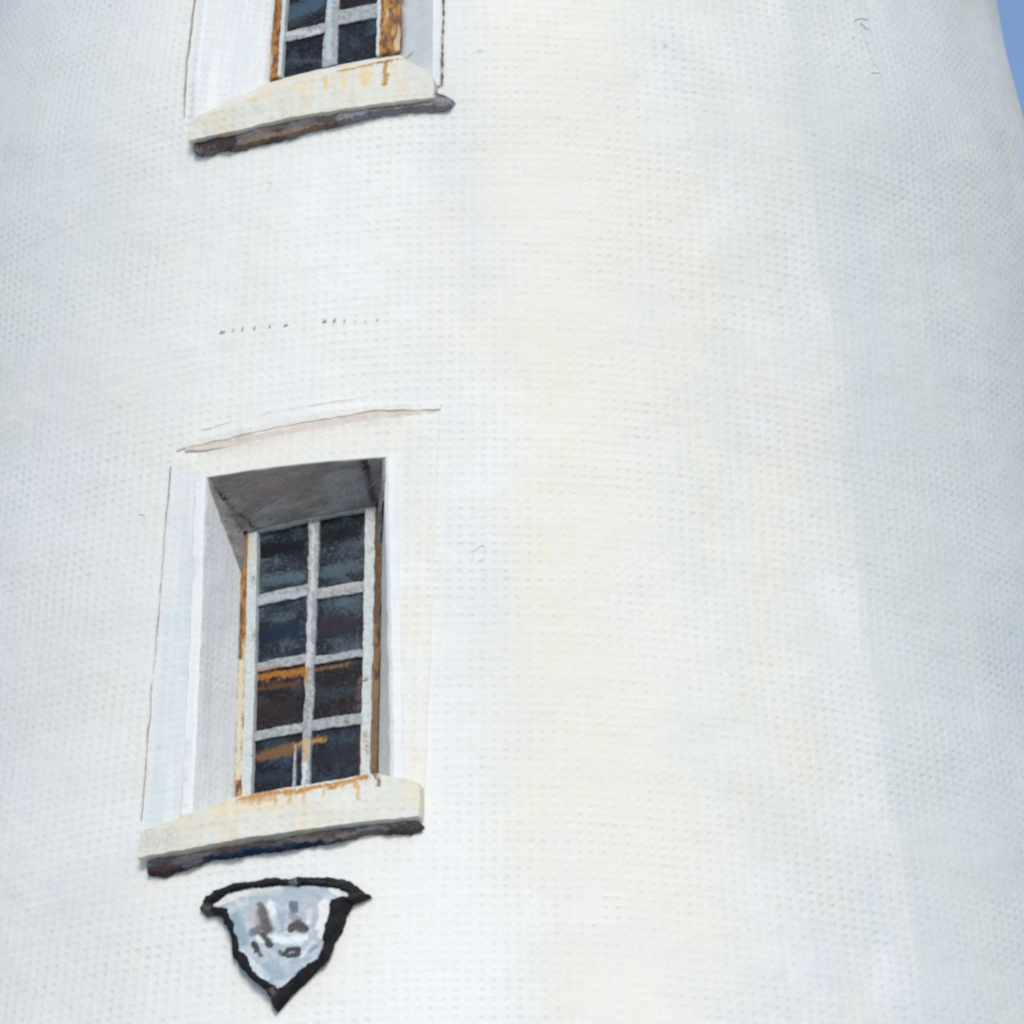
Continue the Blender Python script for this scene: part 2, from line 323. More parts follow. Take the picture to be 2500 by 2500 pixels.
        ([(-17.11, 8.233), (-16.80, 8.203)], 0.01, (0.06, 0.062, 0.066), 1.0),
        ([(-16.47, 8.267), (-15.92, 8.226)], 0.01, (0.06, 0.065, 0.07), 1.0),
        ([(-16.00, 8.237), (-15.83, 8.221)], 0.012, (0.05, 0.06, 0.06), 1.0),
        ([(-16.73, 8.200), (-16.51, 8.182)], 0.008, (0.14, 0.16, 0.16), 0.9),
        ([(-15.08, 8.193), (-14.83, 8.184)], 0.008, (0.14, 0.15, 0.15), 0.9),
        ([(-14.67, 8.176), (-14.41, 8.196), (-13.69, 8.193), (-13.63, 8.176), (-14.38, 8.169)], 0.009, (0.06, 0.064, 0.066), 1.0),
        ([(-12.74, 8.188), (-12.48, 8.200)], 0.012, (0.24, 0.26, 0.32), 0.8),
        ([(-16.08, 8.385), (-15.77, 8.333), (-15.52, 8.286)], 0.012, (0.78, 0.81, 0.83), 0.9),
        ([(-15.68, 8.254), (-14.69, 8.229), (-13.36, 8.241)], 0.016, (0.74, 0.8, 0.81), 0.9),
        ([(-14.59, 8.231), (-13.63, 8.222)], 0.014, (0.7, 0.78, 0.78), 0.8),
        ([(-12.20, 8.368), (-12.05, 8.317), (-12.34, 8.273)], 0.01, (0.76, 0.77, 0.8), 0.85),
        ([(-11.85, 8.377), (-11.69, 8.306), (-11.99, 8.246)], 0.012, (0.8, 0.78, 0.76), 0.85),
        ([(-16.70, 8.253), (-16.39, 8.239)], 0.009, (0.8, 0.8, 0.78), 0.9),
        ([(-12.98, 8.341), (-13.04, 8.301)], 0.008, (0.76, 0.8, 0.83), 0.8),
        ([(-18.05, 8.202), (-17.00, 8.146), (-16.06, 8.092)], 0.012, (0.66, 0.73, 0.77), 0.8),
        ([(-15.16, 8.057), (-14.41, 8.069)], 0.014, (0.66, 0.7, 0.74), 0.8),
        ([(-13.38, 8.170), (-12.48, 8.217)], 0.01, (0.7, 0.72, 0.78), 0.7),
        ([(-11.34, 8.424), (-10.46, 8.393)], 0.012, (0.74, 0.77, 0.77), 0.9),
        ([(-20.05, 8.412), (-18.77, 8.435), (-16.79, 8.439), (-15.41, 8.440)], 0.012, (0.72, 0.73, 0.7), 0.9),
        ([(-14.65, 8.460), (-14.53, 8.439)], 0.02, (0.4, 0.47, 0.52), 0.9),
        ([(-17.39, 8.371), (-17.22, 8.319)], 0.012, (0.52, 0.48, 0.5), 0.7),
    ],
    'border': [
        ([(-21.63, 8.401), (-21.08, 8.377)], 0.022, (0.16, 0.14, 0.11), 0.7),
        ([(-10.01, 8.386), (-8.98, 8.388)], 0.016, (0.05, 0.042, 0.03), 0.8),
        ([(-15.51, 8.034), (-15.22, 8.023)], 0.014, (0.22, 0.13, 0.12), 0.7),
        ([(-13.01, 8.063), (-12.29, 8.086)], 0.012, (0.05, 0.03, 0.028), 0.8),
        ([(-14.37, 8.458), (-14.27, 8.458)], 0.02, (0.24, 0.28, 0.31), 0.8),
        ([(-12.92, 8.457), (-11.00, 8.445)], 0.008, (0.05, 0.055, 0.07), 0.7),
    ],
    'weather_strip': [
        ([(-9.90, 10.103), (-10.00, 9.777), (-9.62, 9.330)], 0.022, (0.12, 0.07, 0.04), 0.9),
        ([(-9.48, 9.263), (-9.22, 9.020)], 0.02, (0.20, 0.11, 0.055), 0.9),
        ([(-22.25, 9.501), (-21.63, 8.988)], 0.02, (0.66, 0.6, 0.46), 0.85),
        ([(-22.44, 10.019), (-22.39, 9.905)], 0.02, (0.25, 0.19, 0.11), 0.8),
        ([(-10.41, 12.402), (-10.19, 12.239)], 0.012, (0.55, 0.3, 0.08), 0.7),
    ],
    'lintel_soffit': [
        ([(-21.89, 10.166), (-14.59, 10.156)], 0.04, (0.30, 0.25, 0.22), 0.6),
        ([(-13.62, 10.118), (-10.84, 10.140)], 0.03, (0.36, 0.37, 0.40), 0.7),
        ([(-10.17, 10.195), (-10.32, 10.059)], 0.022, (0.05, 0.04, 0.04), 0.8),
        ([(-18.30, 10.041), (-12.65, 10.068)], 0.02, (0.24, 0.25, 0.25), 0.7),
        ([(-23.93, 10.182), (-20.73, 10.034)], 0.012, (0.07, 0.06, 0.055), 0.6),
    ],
    'hood_mould': [([(-30, 10.4), (-3, 10.42)], .2, (.68, .60, .53), .75)],
    'hood_cap': [([(-26, 10.36), (-5, 10.42)], .03, (.76, .71, .64), .5)],
    'lintel': [
        ([(-26.18, 10.351), (-21.21, 10.333), (-16.01, 10.327), (-9.65, 10.357), (-4.23, 10.378)], 0.026, (.70, .63, .56), .62),
        ([(-26.30, 10.278), (-22.58, 10.281), (-14.12, 10.295), (-5.19, 10.345)], 0.03, (0.84, 0.78, 0.66), 0.5),
        ([(-7.82, 10.283), (-6.95, 10.314)], 0.03, (0.86, 0.8, 0.62), 0.5),
    ],
    'jamb': [
        ([(-23.74, 10.006), (-23.32, 9.555), (-22.98, 9.111)], 0.02, (0.76, 0.73, 0.80), 0.35),
        ([(-21.96, 9.768), (-21.24, 9.099)], 0.025, (0.66, 0.72, 0.8), 0.6),
        ([(-28.15, 9.594), (-27.29, 9.034)], 0.03, (0.66, 0.72, 0.74), 0.5),
        ([(-8.00, 9.811), (-7.72, 9.257)], 0.015, (0.68, 0.76, 0.76), 0.6),
        ([(-25.64, 12.416), (-24.72, 11.932)], 0.04, (0.72, 0.68, 0.76), 0.5),
    ],
}
for k in ('field', 'sill'): PAINT[k].sort(key=lambda q: -sum(q[2]))      # darkest marks go on last
PAINT['sill_apron'] = PAINT['sill_bed'] = PAINT['sill']
def stains(name, tz):
    out = [0.0] * (len(tz) * 4); L = PAINT.get(name)
    if not L: return out
    K = math.radians(1) * 2.6
    for i, (th, z) in enumerate(tz):
        q = Vector((th * K, z, 1.5)); n1 = noise.noise(q * 26) * .011 + noise.noise(q * 70) * .006; n2 = noise.noise(q * 26 + Vector((5, 5, 5))) * .010
        if name == 'field': n1 *= .4; n2 *= .4
        x = th * K + n1; z += n2; c = (0, 0, 0); a = 0; near = 1e9; nc = c
        for pts, rad, col, al in L:
            if abs(x - pts[0][0] * K) > .9 or abs(z - pts[0][1]) > .5: continue
            d = 9
            for k in range(max(1, len(pts) - 1)):
                ax, az = pts[k][0] * K, pts[k][1]; bx, bz = pts[min(k + 1, len(pts) - 1)][0] * K, pts[min(k + 1, len(pts) - 1)][1]
                dx, dz = bx - ax, bz - az; q = dx * dx + dz * dz
                t = 0 if q == 0 else max(0, min(1, ((x - ax) * dx + (z - az) * dz) / q))
                d = min(d, math.hypot(x - ax - dx * t, z - az - dz * t))
            if d / rad < near: near, nc = d / rad, col
            f = max(0, 1 - d / (rad * 1.35)); f = min(1, f * 1.55) * al
            if f > 0:
                c = tuple(c[q] + (col[q] - c[q]) * (1 if a == 0 else f) for q in range(3)); a = max(a, f)
        if name == 'field': a = min(1, a * 1.6)
        if a == 0: c = nc
        out[i * 4:i * 4 + 4] = [*c, a]
    return out
class MB:
    def __init__(s): s.v = []; s.uv = []; s.f = []; s.tz = []
    def pt(s, th, z, w, jit=0):
        p, u = P(th, z, w, jit); s.v.append(p); s.uv.append(u); s.tz.append((th, z)); return len(s.v) - 1
    def build(s, name, mat, parent, smooth=True):
        me = bpy.data.meshes.new(name); me.from_pydata(s.v, [], s.f); me.materials.append(mat)
        l = me.uv_layers.new(name='UVMap')
        ca = me.color_attributes.new('stain', 'FLOAT_COLOR', 'POINT'); ca.data.foreach_set('color', stains(name, s.tz))
        for p in me.polygons:
            p.use_smooth = smooth
            for li in p.loop_indices: l.data[li].uv = s.uv[me.loops[li].vertex_index]
        if smooth:
            try: me.set_sharp_from_angle(angle=math.radians(38))
            except Exception: pass
        me.update()
        o = bpy.data.objects.new(name, me); S.collection.objects.link(o)
        if parent: o.parent = parent
        return o
def block(mb, A, n=(8, 8, 2), jit=.0):
    """solid six-sided piece: A = outer quad (bl, br, tr, tl) then the same four behind, each (deg, z, w)"""
    nx, ny, nz = n; ids = {}
    def tri(a, b, c):
        def L(p, q, t): return [p[k] + (q[k] - p[k]) * t for k in range(3)]
        f = L(L(A[0], A[1], a), L(A[3], A[2], a), b); k = L(L(A[4], A[5], a), L(A[7], A[6], a), b)
        return L(f, k, c)
    def g(i, j, k):
        if (i, j, k) not in ids: ids[i, j, k] = mb.pt(*tri(i / nx, j / ny, k / nz), jit)
        return ids[i, j, k]
    for i in range(nx):
        for j in range(ny):
            mb.f.append((g(i, j, 0), g(i + 1, j, 0), g(i + 1, j + 1, 0), g(i, j + 1, 0)))
            mb.f.append((g(i, j, nz), g(i, j + 1, nz), g(i + 1, j + 1, nz), g(i + 1, j, nz)))
    for i in range(nx):
        for k in range(nz):
            mb.f.append((g(i, 0, k), g(i, 0, k + 1), g(i + 1, 0, k + 1), g(i + 1, 0, k)))
            mb.f.append((g(i, ny, k), g(i + 1, ny, k), g(i + 1, ny, k + 1), g(i, ny, k + 1)))
    for j in range(ny):
        for k in range(nz):
            mb.f.append((g(0, j, k), g(0, j + 1, k), g(0, j + 1, k + 1), g(0, j, k + 1)))
            mb.f.append((g(nx, j, k), g(nx, j, k + 1), g(nx, j + 1, k + 1), g(nx, j + 1, k)))
def quad(th0, z0, th1, z1, w): return [(th0, z0, w), (th1, z0, w), (th1, z1, w), (th0, z1, w)]
def slab(q, w0, w1): return [(a, b, w1) for a, b in q] + [(a, b, w0) for a, b in q]
def piece(name, mat, parent, A, n=(8, 8, 2), jit=.002):
    m = MB(); block(m, A, n, jit); return m.build(name, mat, parent)
def lerp_tab(t, x):
    if x <= t[0][0]: return t[0][1:]
    for a, b in zip(t, t[1:]):
        if x <= b[0]:
            k = (x - a[0]) / (b[0] - a[0]); k = k * k * (3 - 2 * k) * .5 + k * .5
            return [a[i] + (b[i] - a[i]) * k for i in range(1, len(a))]
    return t[-1][1:]
def strip(name, mat, parent, tab, w0, w1, n=70, jit=.003, rnd=.5):
    """long moulding: tab = (deg, z_low, z_high); rounded section standing from w0 out to w1"""
    m = MB(); rings = []
    for i in range(n + 1):
        th = tab[0][0] + (tab[-1][0] - tab[0][0]) * i / n
        lo, hi = lerp_tab(tab, th); mid, hh = (lo + hi) / 2, (hi - lo) / 2
        end = min(1, (min(i, n - i) / n) / .02 + .35)
        ring = []
        for a, b in ((0, -1), (.7, -1), (1, -.8), (1, -.6), (1, -.4), (1, -.2), (1, 0), (1, .2), (1, .4), (1, .6), (1, .8), (.7, 1), (0, 1)):
            ring.append(m.pt(th, mid + b * hh, w0 + (w1 - w0) * (a * (1 - rnd * (abs(b) > .9) * .3)) * end, jit))
        rings.append(ring)
    for a, b in zip(rings, rings[1:]):
        for k in range(12): m.f.append((a[k], b[k], b[k + 1], a[k + 1]))
        m.f.append((a[12], b[12], b[0], a[0]))
    m.f.append(tuple(rings[0])); m.f.append(tuple(reversed(rings[-1])))
    return m.build(name, mat, parent)
def blotch(name, mat, parent, pts, w0, w1, jit=.003, sm=2):
    """flat-topped irregular relief patch from an outline of (deg, z)"""
    q = list(pts)
    for _ in range(sm):
        q = [p for a, b in zip(q, q[1:] + q[:1]) for p in ((a[0] * .75 + b[0] * .25, a[1] * .75 + b[1] * .25), (a[0] * .25 + b[0] * .75, a[1] * .25 + b[1] * .75))]
    cx = sum(p[0] for p in q) / len(q); cz = sum(p[1] for p in q) / len(q)
    if sum(a[0] * b[1] - b[0] * a[1] for a, b in zip(q, q[1:] + q[:1])) < 0: q.reverse()
    m = MB(); A = [m.pt(*p, w0, jit) for p in q]
    B = [m.pt(cx + (p[0] - cx) * .93, cz + (p[1] - cz) * .93, w1, jit) for p in q]
    Cc = [m.pt(cx + (p[0] - cx) * .5, cz + (p[1] - cz) * .5, w1 + .002, jit) for p in q]
    c = m.pt(cx, cz, w1 + .002); k = len(q)
    for i in range(k):
        j = (i + 1) % k
        m.f += [(A[i], A[j], B[j], B[i]), (B[i], B[j], Cc[j], Cc[i]), (Cc[i], Cc[j], c)]
    return m.build(name, mat, parent)

# ---------------------------------------------------------------- ground
def sheet(name, size, z, mat, x0=0, y0=0, inner=None):
    me = bpy.data.meshes.new(name); n = 48; v = [(x0, y0, z)]; f = []
    for i in range(n): v.append((x0 + size * math.cos(2 * PI * i / n), y0 + size * math.sin(2 * PI * i / n), z))
    for i in range(n): f.append((0, 1 + i, 1 + (i + 1) % n))
    me.from_pydata(v, [], f); me.materials.append(mat)
    o = bpy.data.objects.new(name, me); S.collection.objects.link(o); o['kind'] = 'structure'; return o
def groundmat(name, a, b, sc):
    n = N(name); g = n.t.nodes.new('ShaderNodeNewGeometry'); n.uv = g.outputs['Position']
    return n.done(n.mix(n.ramp(n.noise((sc, sc), 5), .35, .65), a, b), .95, n.bump(n.noise((sc * 20, sc * 20), 3), .02), .1)
sheet('ground', 9000, 0, groundmat('dry_coastal_turf', (.16, .17, .08), (.30, .27, .18), .25))
sheet('bounce_yard', 34, .004, groundmat('pale_bounce_paving', (.58, .57, .53), (.48, .47, .44), .8))  # unseen pale disc, added to bounce light up the tower

# ---------------------------------------------------------------- lighthouse
LH = bpy.data.objects.new('lighthouse', None); S.collection.objects.link(LH)
LH['label'] = 'tall whitewashed lighthouse tower tapering upward with two small deep-set windows'
LH['category'] = 'lighthouse'
OPEN = [(-25.5, -6.0, 8.79, 10.28), (-27.3, -4.6, 11.82, 13.43)]
def make_wall():
    ths = set(); zs = set()
    for i in range(-180, 181, 3): ths.add(float(i))
    z = 0
    while z < 22: zs.add(round(z, 3)); z += .25 if 7 < z < 14 else 1
    zs.add(22.0)
    for k in range(80): zs.add(round(7.3 + k * .08, 3))
    for a, b, c, d in OPEN: ths |= {a, b}; zs |= {c, d}
    for k in range(-90, 92, 2): ths.add(float(k))
    T = sorted(ths); Z = sorted(zs); m = MB(); ids = {}
    def g(i, j):
        if (i, j) not in ids:
            th, z = T[i], Z[j]; q = Vector((math.radians(th) * 2.3, z, 0))
            ids[i, j] = m.pt(th, z, .008 * noise.noise(q * 1.3) + .004 * noise.noise(q * 4))
        return ids[i, j]
    for i in range(len(T) - 1):
        for j in range(len(Z) - 1):
            tc, zc = (T[i] + T[i + 1]) / 2, (Z[j] + Z[j + 1]) / 2
            if any(a < tc < b and c < zc < d for a, b, c, d in OPEN): continue
            m.f.append((g(i, j), g(i + 1, j), g(i + 1, j + 1), g(i, j + 1)))
    c = len(m.v); m.v.append(Vector((0, 0, 22.3))); m.uv.append((0, 22.3)); m.tz.append((0, 22.3))
    for i in range(len(T) - 1): m.f.append((g(i, len(Z) - 1), g(i + 1, len(Z) - 1), c))
    return m.build('wall', M_wall, LH)
wall = make_wall()

def make_window(label, dz, O, A, B, band_w, underside_shade, underside_mat, sill, apron, D, rows_l, rows_r, vb, fr, rustw, soft):
    """O, A, B: outer edge, mouth and bottom of the splayed recess, each (bl, br, tr, tl) in (deg, z)"""
    # inner frame: sash of two stiles, head and foot
    fl, frr, fb, ft = B[0], B[1], B[2], B[3]
    def at(s, t):   # bilinear across the sash
        b = [B[0][k] + (B[1][k] - B[0][k]) * s for k in (0, 1)]; u = [B[3][k] + (B[2][k] - B[3][k]) * s for k in (0, 1)]
        return (b[0] + (u[0] - b[0]) * t, b[1] + (u[1] - b[1]) * t)
    rl, rr, e = rustw[0], rustw[1], fr
    m = MB()
    for q in ([at(rl, 0), at(rl + e, 0), at(rl + e, 1), at(rl, 1)], [at(1 - rr - e, 0), at(1 - rr, 0), at(1 - rr, 1), at(1 - rr - e, 1)]):
        block(m, slab(q, D - .05, D + .026), (4, 110, 1), .0035)
    block(m, slab([at(rl, .985), at(1 - rr, .985), at(1 - rr, 1.0), at(rl, 1.0)], D - .05, D + .027), (60, 4, 1), .006)
    win = m.build('window', M_white, LH); win['label'] = label
    # rusty weather strips between sash and reveal
    piece('weather_strip', M_rust, win, slab([at(-.005, 0), at(rl, 0), at(rl, 1), at(-.005, 1)], D - .05, D + .024), (4, 120, 1), .005)
    piece('weather_strip', M_rust if soft else M_rust_dark, win, slab([at(1 - rr, 0), at(1.01, 0), at(1.01, 1), at(1 - rr, 1)], D - .05, D + .030), (4, 120, 1), .005)
    # backing of the glazed opening: rails between panes
    x0, x1 = rl + e, 1 - rr - e
    pi = 0
    mt, mb_ = vb    # bar centre and half width at top and foot: (s, h)
    def vbar(t, side): return (mb_[0] + (mt[0] - mb_[0]) * t) + side * (mb_[1] + (mt[1] - mb_[1]) * t)
    piece('mullion', M_bars, win, slab([at(vbar(0, -1), 0), at(vbar(0, 1), 0), at(vbar(1, 1), 1), at(vbar(1, -1), 1)], D - .03, D + .012), (6, 150, 1), .0045)
    for side, rows in ((0, rows_l), (1, rows_r)):
        def X(t, k):   # k 0 left edge 1 right edge of this light
            return (x0 if k == 0 else vbar(t, -1)) if side == 0 else (vbar(t, 1) if k == 0 else x1)
        for k, (t0, t1) in enumerate(rows):
            q = [at(X(t0, 0), t0), at(X(t0, 1), t0), at(X(t1, 1), t1), at(X(t1, 0), t1)]
            q = [(a + (-.25 if i in (0, 3) else .25), z + (-.012 if i < 2 else .012)) for i, (a, z) in enumerate(q)]
            piece('pane', M_glass[(pi * 2 + side + (pi == 3)) % 3 if k < 3 else 1], win, slab(q, D - .012, D - .004), (14, 16, 1), .001); pi += 1
            if k < len(rows) - 1:
                t2 = rows[k + 1][0]
                q = [at(X(t1, 0) , t1), at(X(t1, 1), t1), at(X(t2, 1), t2), at(X(t2, 0), t2)]
                piece('glazing_bar', M_bars, win, slab(q, D - .012, D + .008), (34, 6, 1), .0055)
    # four sides of the splayed embrasure
    def ring(i, j, name, mat, n, w=band_w):
        a, b = O[i], O[j]; c, d = A[j], A[i]; e2, f2 = B[j], B[i]
        # front face (outer edge to mouth), then reveal (mouth to sash) as one thick piece
        m = MB(); rows = []
        for k in range(n + 1):
            t = k / n; L = lambda p, q: (p[0] + (q[0] - p[0]) * t, p[1] + (q[1] - p[1]) * t)
            o_, a_, b_ = L(O[i], O[j]), L(A[i], A[j]), L(B[i], B[j]); mid = ((o_[0] + a_[0]) / 2, (o_[1] + a_[1]) / 2)
            r = [m.pt(*o_, -.04, .002), m.pt(*o_, w * .8, .002), m.pt(*mid, w, .002), m.pt(*a_, w, .002)]
            for s in (.25, .5, .75): r.append(m.pt(a_[0] + (b_[0] - a_[0]) * s, a_[1] + (b_[1] - a_[1]) * s, w + (D - w) * s, .003))
            r += [m.pt(*b_, D, .001), m.pt(*b_, D - .08), m.pt(*o_, D - .08)]
            rows.append(r)
        for r, s in zip(rows, rows[1:]):
            for k in range(10): m.f.append((r[k], s[k], s[(k + 1) % 10], r[(k + 1) % 10]))
        m.f.append(tuple(rows[0])); m.f.append(tuple(reversed(rows[-1])))
        return m.build(name, mat, win)
    ring(3, 0, 'jamb', M_jamb, 40)
    ring(1, 2, 'jamb', M_jamb if soft else M_band, 40)
    # lintel: pale face, underside slab with its shade put into the dark colour
    ring(2, 3, 'lintel', M_band, 24)
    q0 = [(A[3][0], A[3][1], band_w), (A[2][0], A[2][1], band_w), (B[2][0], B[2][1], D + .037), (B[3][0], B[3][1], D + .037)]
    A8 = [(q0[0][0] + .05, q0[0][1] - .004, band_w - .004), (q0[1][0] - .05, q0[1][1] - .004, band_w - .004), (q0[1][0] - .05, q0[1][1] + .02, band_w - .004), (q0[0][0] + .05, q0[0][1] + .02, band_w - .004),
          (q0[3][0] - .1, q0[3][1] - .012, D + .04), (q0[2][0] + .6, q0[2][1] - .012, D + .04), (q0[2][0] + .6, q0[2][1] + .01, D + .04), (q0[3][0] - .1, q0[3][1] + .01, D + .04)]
    piece('lintel_soffit', M_soffit_shade, win, A8, (30, 2, 10), .004)
    ring(0, 1, 'sill_bed', M_sill, 24)
    for sd_, hA, hB in ((0, .0, .17), (1, .10, .17)):     # soffit's shadow on both reveals, built as dark wedges
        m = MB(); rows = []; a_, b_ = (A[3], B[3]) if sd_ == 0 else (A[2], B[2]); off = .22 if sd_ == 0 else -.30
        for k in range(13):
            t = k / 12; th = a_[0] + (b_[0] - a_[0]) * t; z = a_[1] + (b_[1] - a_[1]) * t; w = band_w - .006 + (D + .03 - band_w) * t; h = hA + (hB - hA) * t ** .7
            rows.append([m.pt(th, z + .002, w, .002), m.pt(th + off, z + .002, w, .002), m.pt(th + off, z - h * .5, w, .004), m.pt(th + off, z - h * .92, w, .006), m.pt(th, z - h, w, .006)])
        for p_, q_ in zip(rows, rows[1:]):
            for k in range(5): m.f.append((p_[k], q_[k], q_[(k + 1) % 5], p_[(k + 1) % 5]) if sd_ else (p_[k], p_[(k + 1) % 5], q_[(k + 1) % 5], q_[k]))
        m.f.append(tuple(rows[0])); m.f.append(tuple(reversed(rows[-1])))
        m.build('reveal_shade', M_soffit_shade, win)
    # bright bead round the mouth
    def bead(p, q, w=.10):
        m = MB(); n = 40; rows = []
        for k in range(n + 1):
            t = k / n; th = p[0] + (q[0] - p[0]) * t; z = p[1] + (q[1] - p[1]) * t
            rows.append([m.pt(th - 1.3, z, band_w - .01, .003), m.pt(th - .95, z, band_w + .005, .004), m.pt(th - .25, z, band_w + .005, .004), m.pt(th + .05, z, band_w - .01, .003)])
        for r, s in zip(rows, rows[1:]):
            for k in range(3): m.f.append((r[k], r[k + 1], s[k + 1], s[k]))
            m.f.append((r[3], r[0], s[0], s[3]))
        m.f.append(tuple(reversed(rows[0]))); m.f.append(tuple(rows[-1]))
        m.build('bead', M_bead, win)
    if not soft: bead(A[0], A[3]); bead((A[1][0] + 1.1, A[1][1]), (A[2][0] + 1.1, A[2][1]))
    # sill stone and its shaded underside, drawn as a dark strip
    strip('sill', M_sill, win, sill, -.05, .056, 260, .004, .2)
    if soft: sill = [(a, b + max(0, a + 15) * .003, c) for a, b, c in sill]; underside_shade = [(a, b + max(0, a + 15) * .0022, c + max(0, a + 15) * .0022) for a, b, c in underside_shade]
    apron = apron[:-1] + [(apron[-1][0] + .3, apron[-1][1], apron[-1][2]), (sill[-1][0] - .15, apron[-1][1], sill[-1][2] + .006)]
    strip('sill_apron', M_sill, win, apron, -.05, .0545, 260, .004, .2)
    strip('underside_shade', underside_mat, win, [(t - .45, lo + .006 + (hi - lo) * (.16 if soft else .30 + .10 * math.sin(t * .55)), hi) for t, lo, hi in underside_shade], -.02, .036, 320, .0105, 1)
    return win, at

# lower window
LD = -.24
win1, at1 = make_window('lower window, complete, with eight grimy panes under a dark sloping soffit', 0,
    [(-27.29, 8.762), (-4.63, 8.823), (-3.97, 10.393), (-27.46, 10.312)],
    [(-23.06, 8.797), (-7.10, 8.826), (-8.31, 10.211), (-24.00, 10.213)],
    [(-21.79, 8.926), (-9.35, 8.957), (-9.60, 10.120), (-22.84, 10.064)], .011,
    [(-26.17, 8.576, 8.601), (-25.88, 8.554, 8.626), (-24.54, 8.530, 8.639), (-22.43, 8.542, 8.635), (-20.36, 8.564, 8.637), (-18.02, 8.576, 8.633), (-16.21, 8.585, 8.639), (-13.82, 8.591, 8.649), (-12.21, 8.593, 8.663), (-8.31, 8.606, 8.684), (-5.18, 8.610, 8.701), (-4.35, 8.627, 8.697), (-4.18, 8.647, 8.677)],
    M_shade_dark,
    [(-27.34, 8.622, 8.750), (-23.41, 8.626, 8.770), (-16.44, 8.642, 8.796), (-8.38, 8.668, 8.822), (-4.59, 8.682, 8.831)],
    [(-24.76, 8.704, 8.768), (-22.27, 8.707, 8.801), (-18.41, 8.720, 8.844), (-13.24, 8.724, 8.863), (-8.62, 8.738, 8.887), (-6.40, 8.749, 8.864)],
    LD, [(-.02, .212), (.245, .465), (.498, .712), (.752, .985)], [(-.02, .210), (.248, .455), (.482, .69), (.728, .985)],
    ((.525, .037), (.50, .029)), .07, (.045, .038), False)
# upper window (cut by the top of the frame)
win2, at2 = make_window('upper window with orange rusty frame strips and pale blue bars', 3.0,
    [(-27.52, 11.793), (-4.13, 11.829), (-4.37, 13.509), (-29.11, 13.473)],
    [(-27.07, 11.825), (-4.78, 11.838), (-5.34, 13.410), (-28.23, 13.378)],
    [(-21.91, 12.046), (-8.73, 12.101), (-9.61, 13.297), (-23.16, 13.277)], .014,
    [(-26.52, 11.654, 11.680), (-26.11, 11.625, 11.711), (-24.94, 11.617, 11.731), (-22.70, 11.612, 11.720), (-19.25, 11.620, 11.715), (-14.53, 11.646, 11.731), (-9.86, 11.670, 11.758), (-6.18, 11.673, 11.794), (-4.37, 11.665, 11.786), (-3.46, 11.666, 11.754), (-2.50, 11.688, 11.723)],
    M_shade_brown,
    [(-27.37, 11.688, 11.780), (-22.96, 11.686, 11.799), (-16.01, 11.707, 11.831), (-8.78, 11.726, 11.845), (-4.27, 11.742, 11.841)],
    [(-25.15, 11.754, 11.800), (-21.41, 11.761, 11.838), (-16.77, 11.767, 11.877), (-12.00, 11.774, 11.925), (-7.55, 11.779, 11.956), (-5.74, 11.782, 11.897)],
    -.20, [(-.02, .145), (.185, .44), (.48, .72), (.76, .985)], [(-.02, .165), (.225, .45), (.49, .72), (.76, .985)],
    ((.49, .032), (.465, .058)), .03, (.065, .14), True)

# hood mould and the faint ridge above the lower window
strip('hood_mould', M_hood, win1, [(-26.52, 10.342, 10.361), (-23.25, 10.331, 10.362), (-15.78, 10.340, 10.383), (-9.48, 10.369, 10.409), (-5.70, 10.377, 10.409), (-4.04, 10.383, 10.399)], -.02, .0075, 160, .006, 1)
strip('hood_cap', M_band, win1, [(-27.40, 10.355, 10.376), (-23.24, 10.364, 10.400), (-15.46, 10.386, 10.432), (-8.99, 10.414, 10.446), (-3.54, 10.403, 10.437)], -.03, .0065, 160, .005, 1)
strip('plaster_ridge', M_wall, wall, [(-25.12, 10.426, 10.434), (-17.98, 10.455, 10.468), (-9.72, 10.478, 10.488)], -.02, .0012, 120, .004, 1)
# shadow gap where the left jamb meets the wall, drawn as a dark line
def line(parent, mat, a, b, w, wid, n=40, gap=0, seed=0):
    m = MB(); rg = random.Random(seed); prev = None
    for k in range(n + 1):
        t = k / n; th = a[0] + (b[0] - a[0]) * t; z = a[1] + (b[1] - a[1]) * t
        h = wid * (.4 + rg.random()) * (0 if rg.random() < gap else 1)
        r = (m.pt(th - h, z, -.005, .003), m.pt(th - h, z, w, .003), m.pt(th + h, z, w, .003), m.pt(th + h, z, -.005, .003))
        if prev:
            for q in range(3): m.f.append((prev[q], prev[q + 1], r[q + 1], r[q]))
        prev = r
    return m.build('edge_shade_line', mat, parent)
line(win1, M_pencil, (-27.78, 9.410), (-27.63, 10.294), .006, .038, 120, .35, 3)
line(win1, M_pencil, (-27.61, 8.811), (-27.78, 9.380), .010, .03, 60, .45, 5)
line(win2, M_pencil, (-28.34, 11.842), (-29.64, 13.451), .013, .05, 30, .3, 7)
line(win2, M_shade_brown, (-3.96, 11.829), (-4.03, 13.488), .016, .10, 150, .5, 9)
# rust: stains on top of panes, edge under the sash, drips on the sill
def pts_at(at, lst): return [at(*p) for p in lst]
piece('pale_run', M_bars, win1, slab(pts_at(at1, [(.405, 0), (.425, 0), (.425, .17), (.41, .17)]), LD - .004, LD + .008), (2, 14, 1), .003)
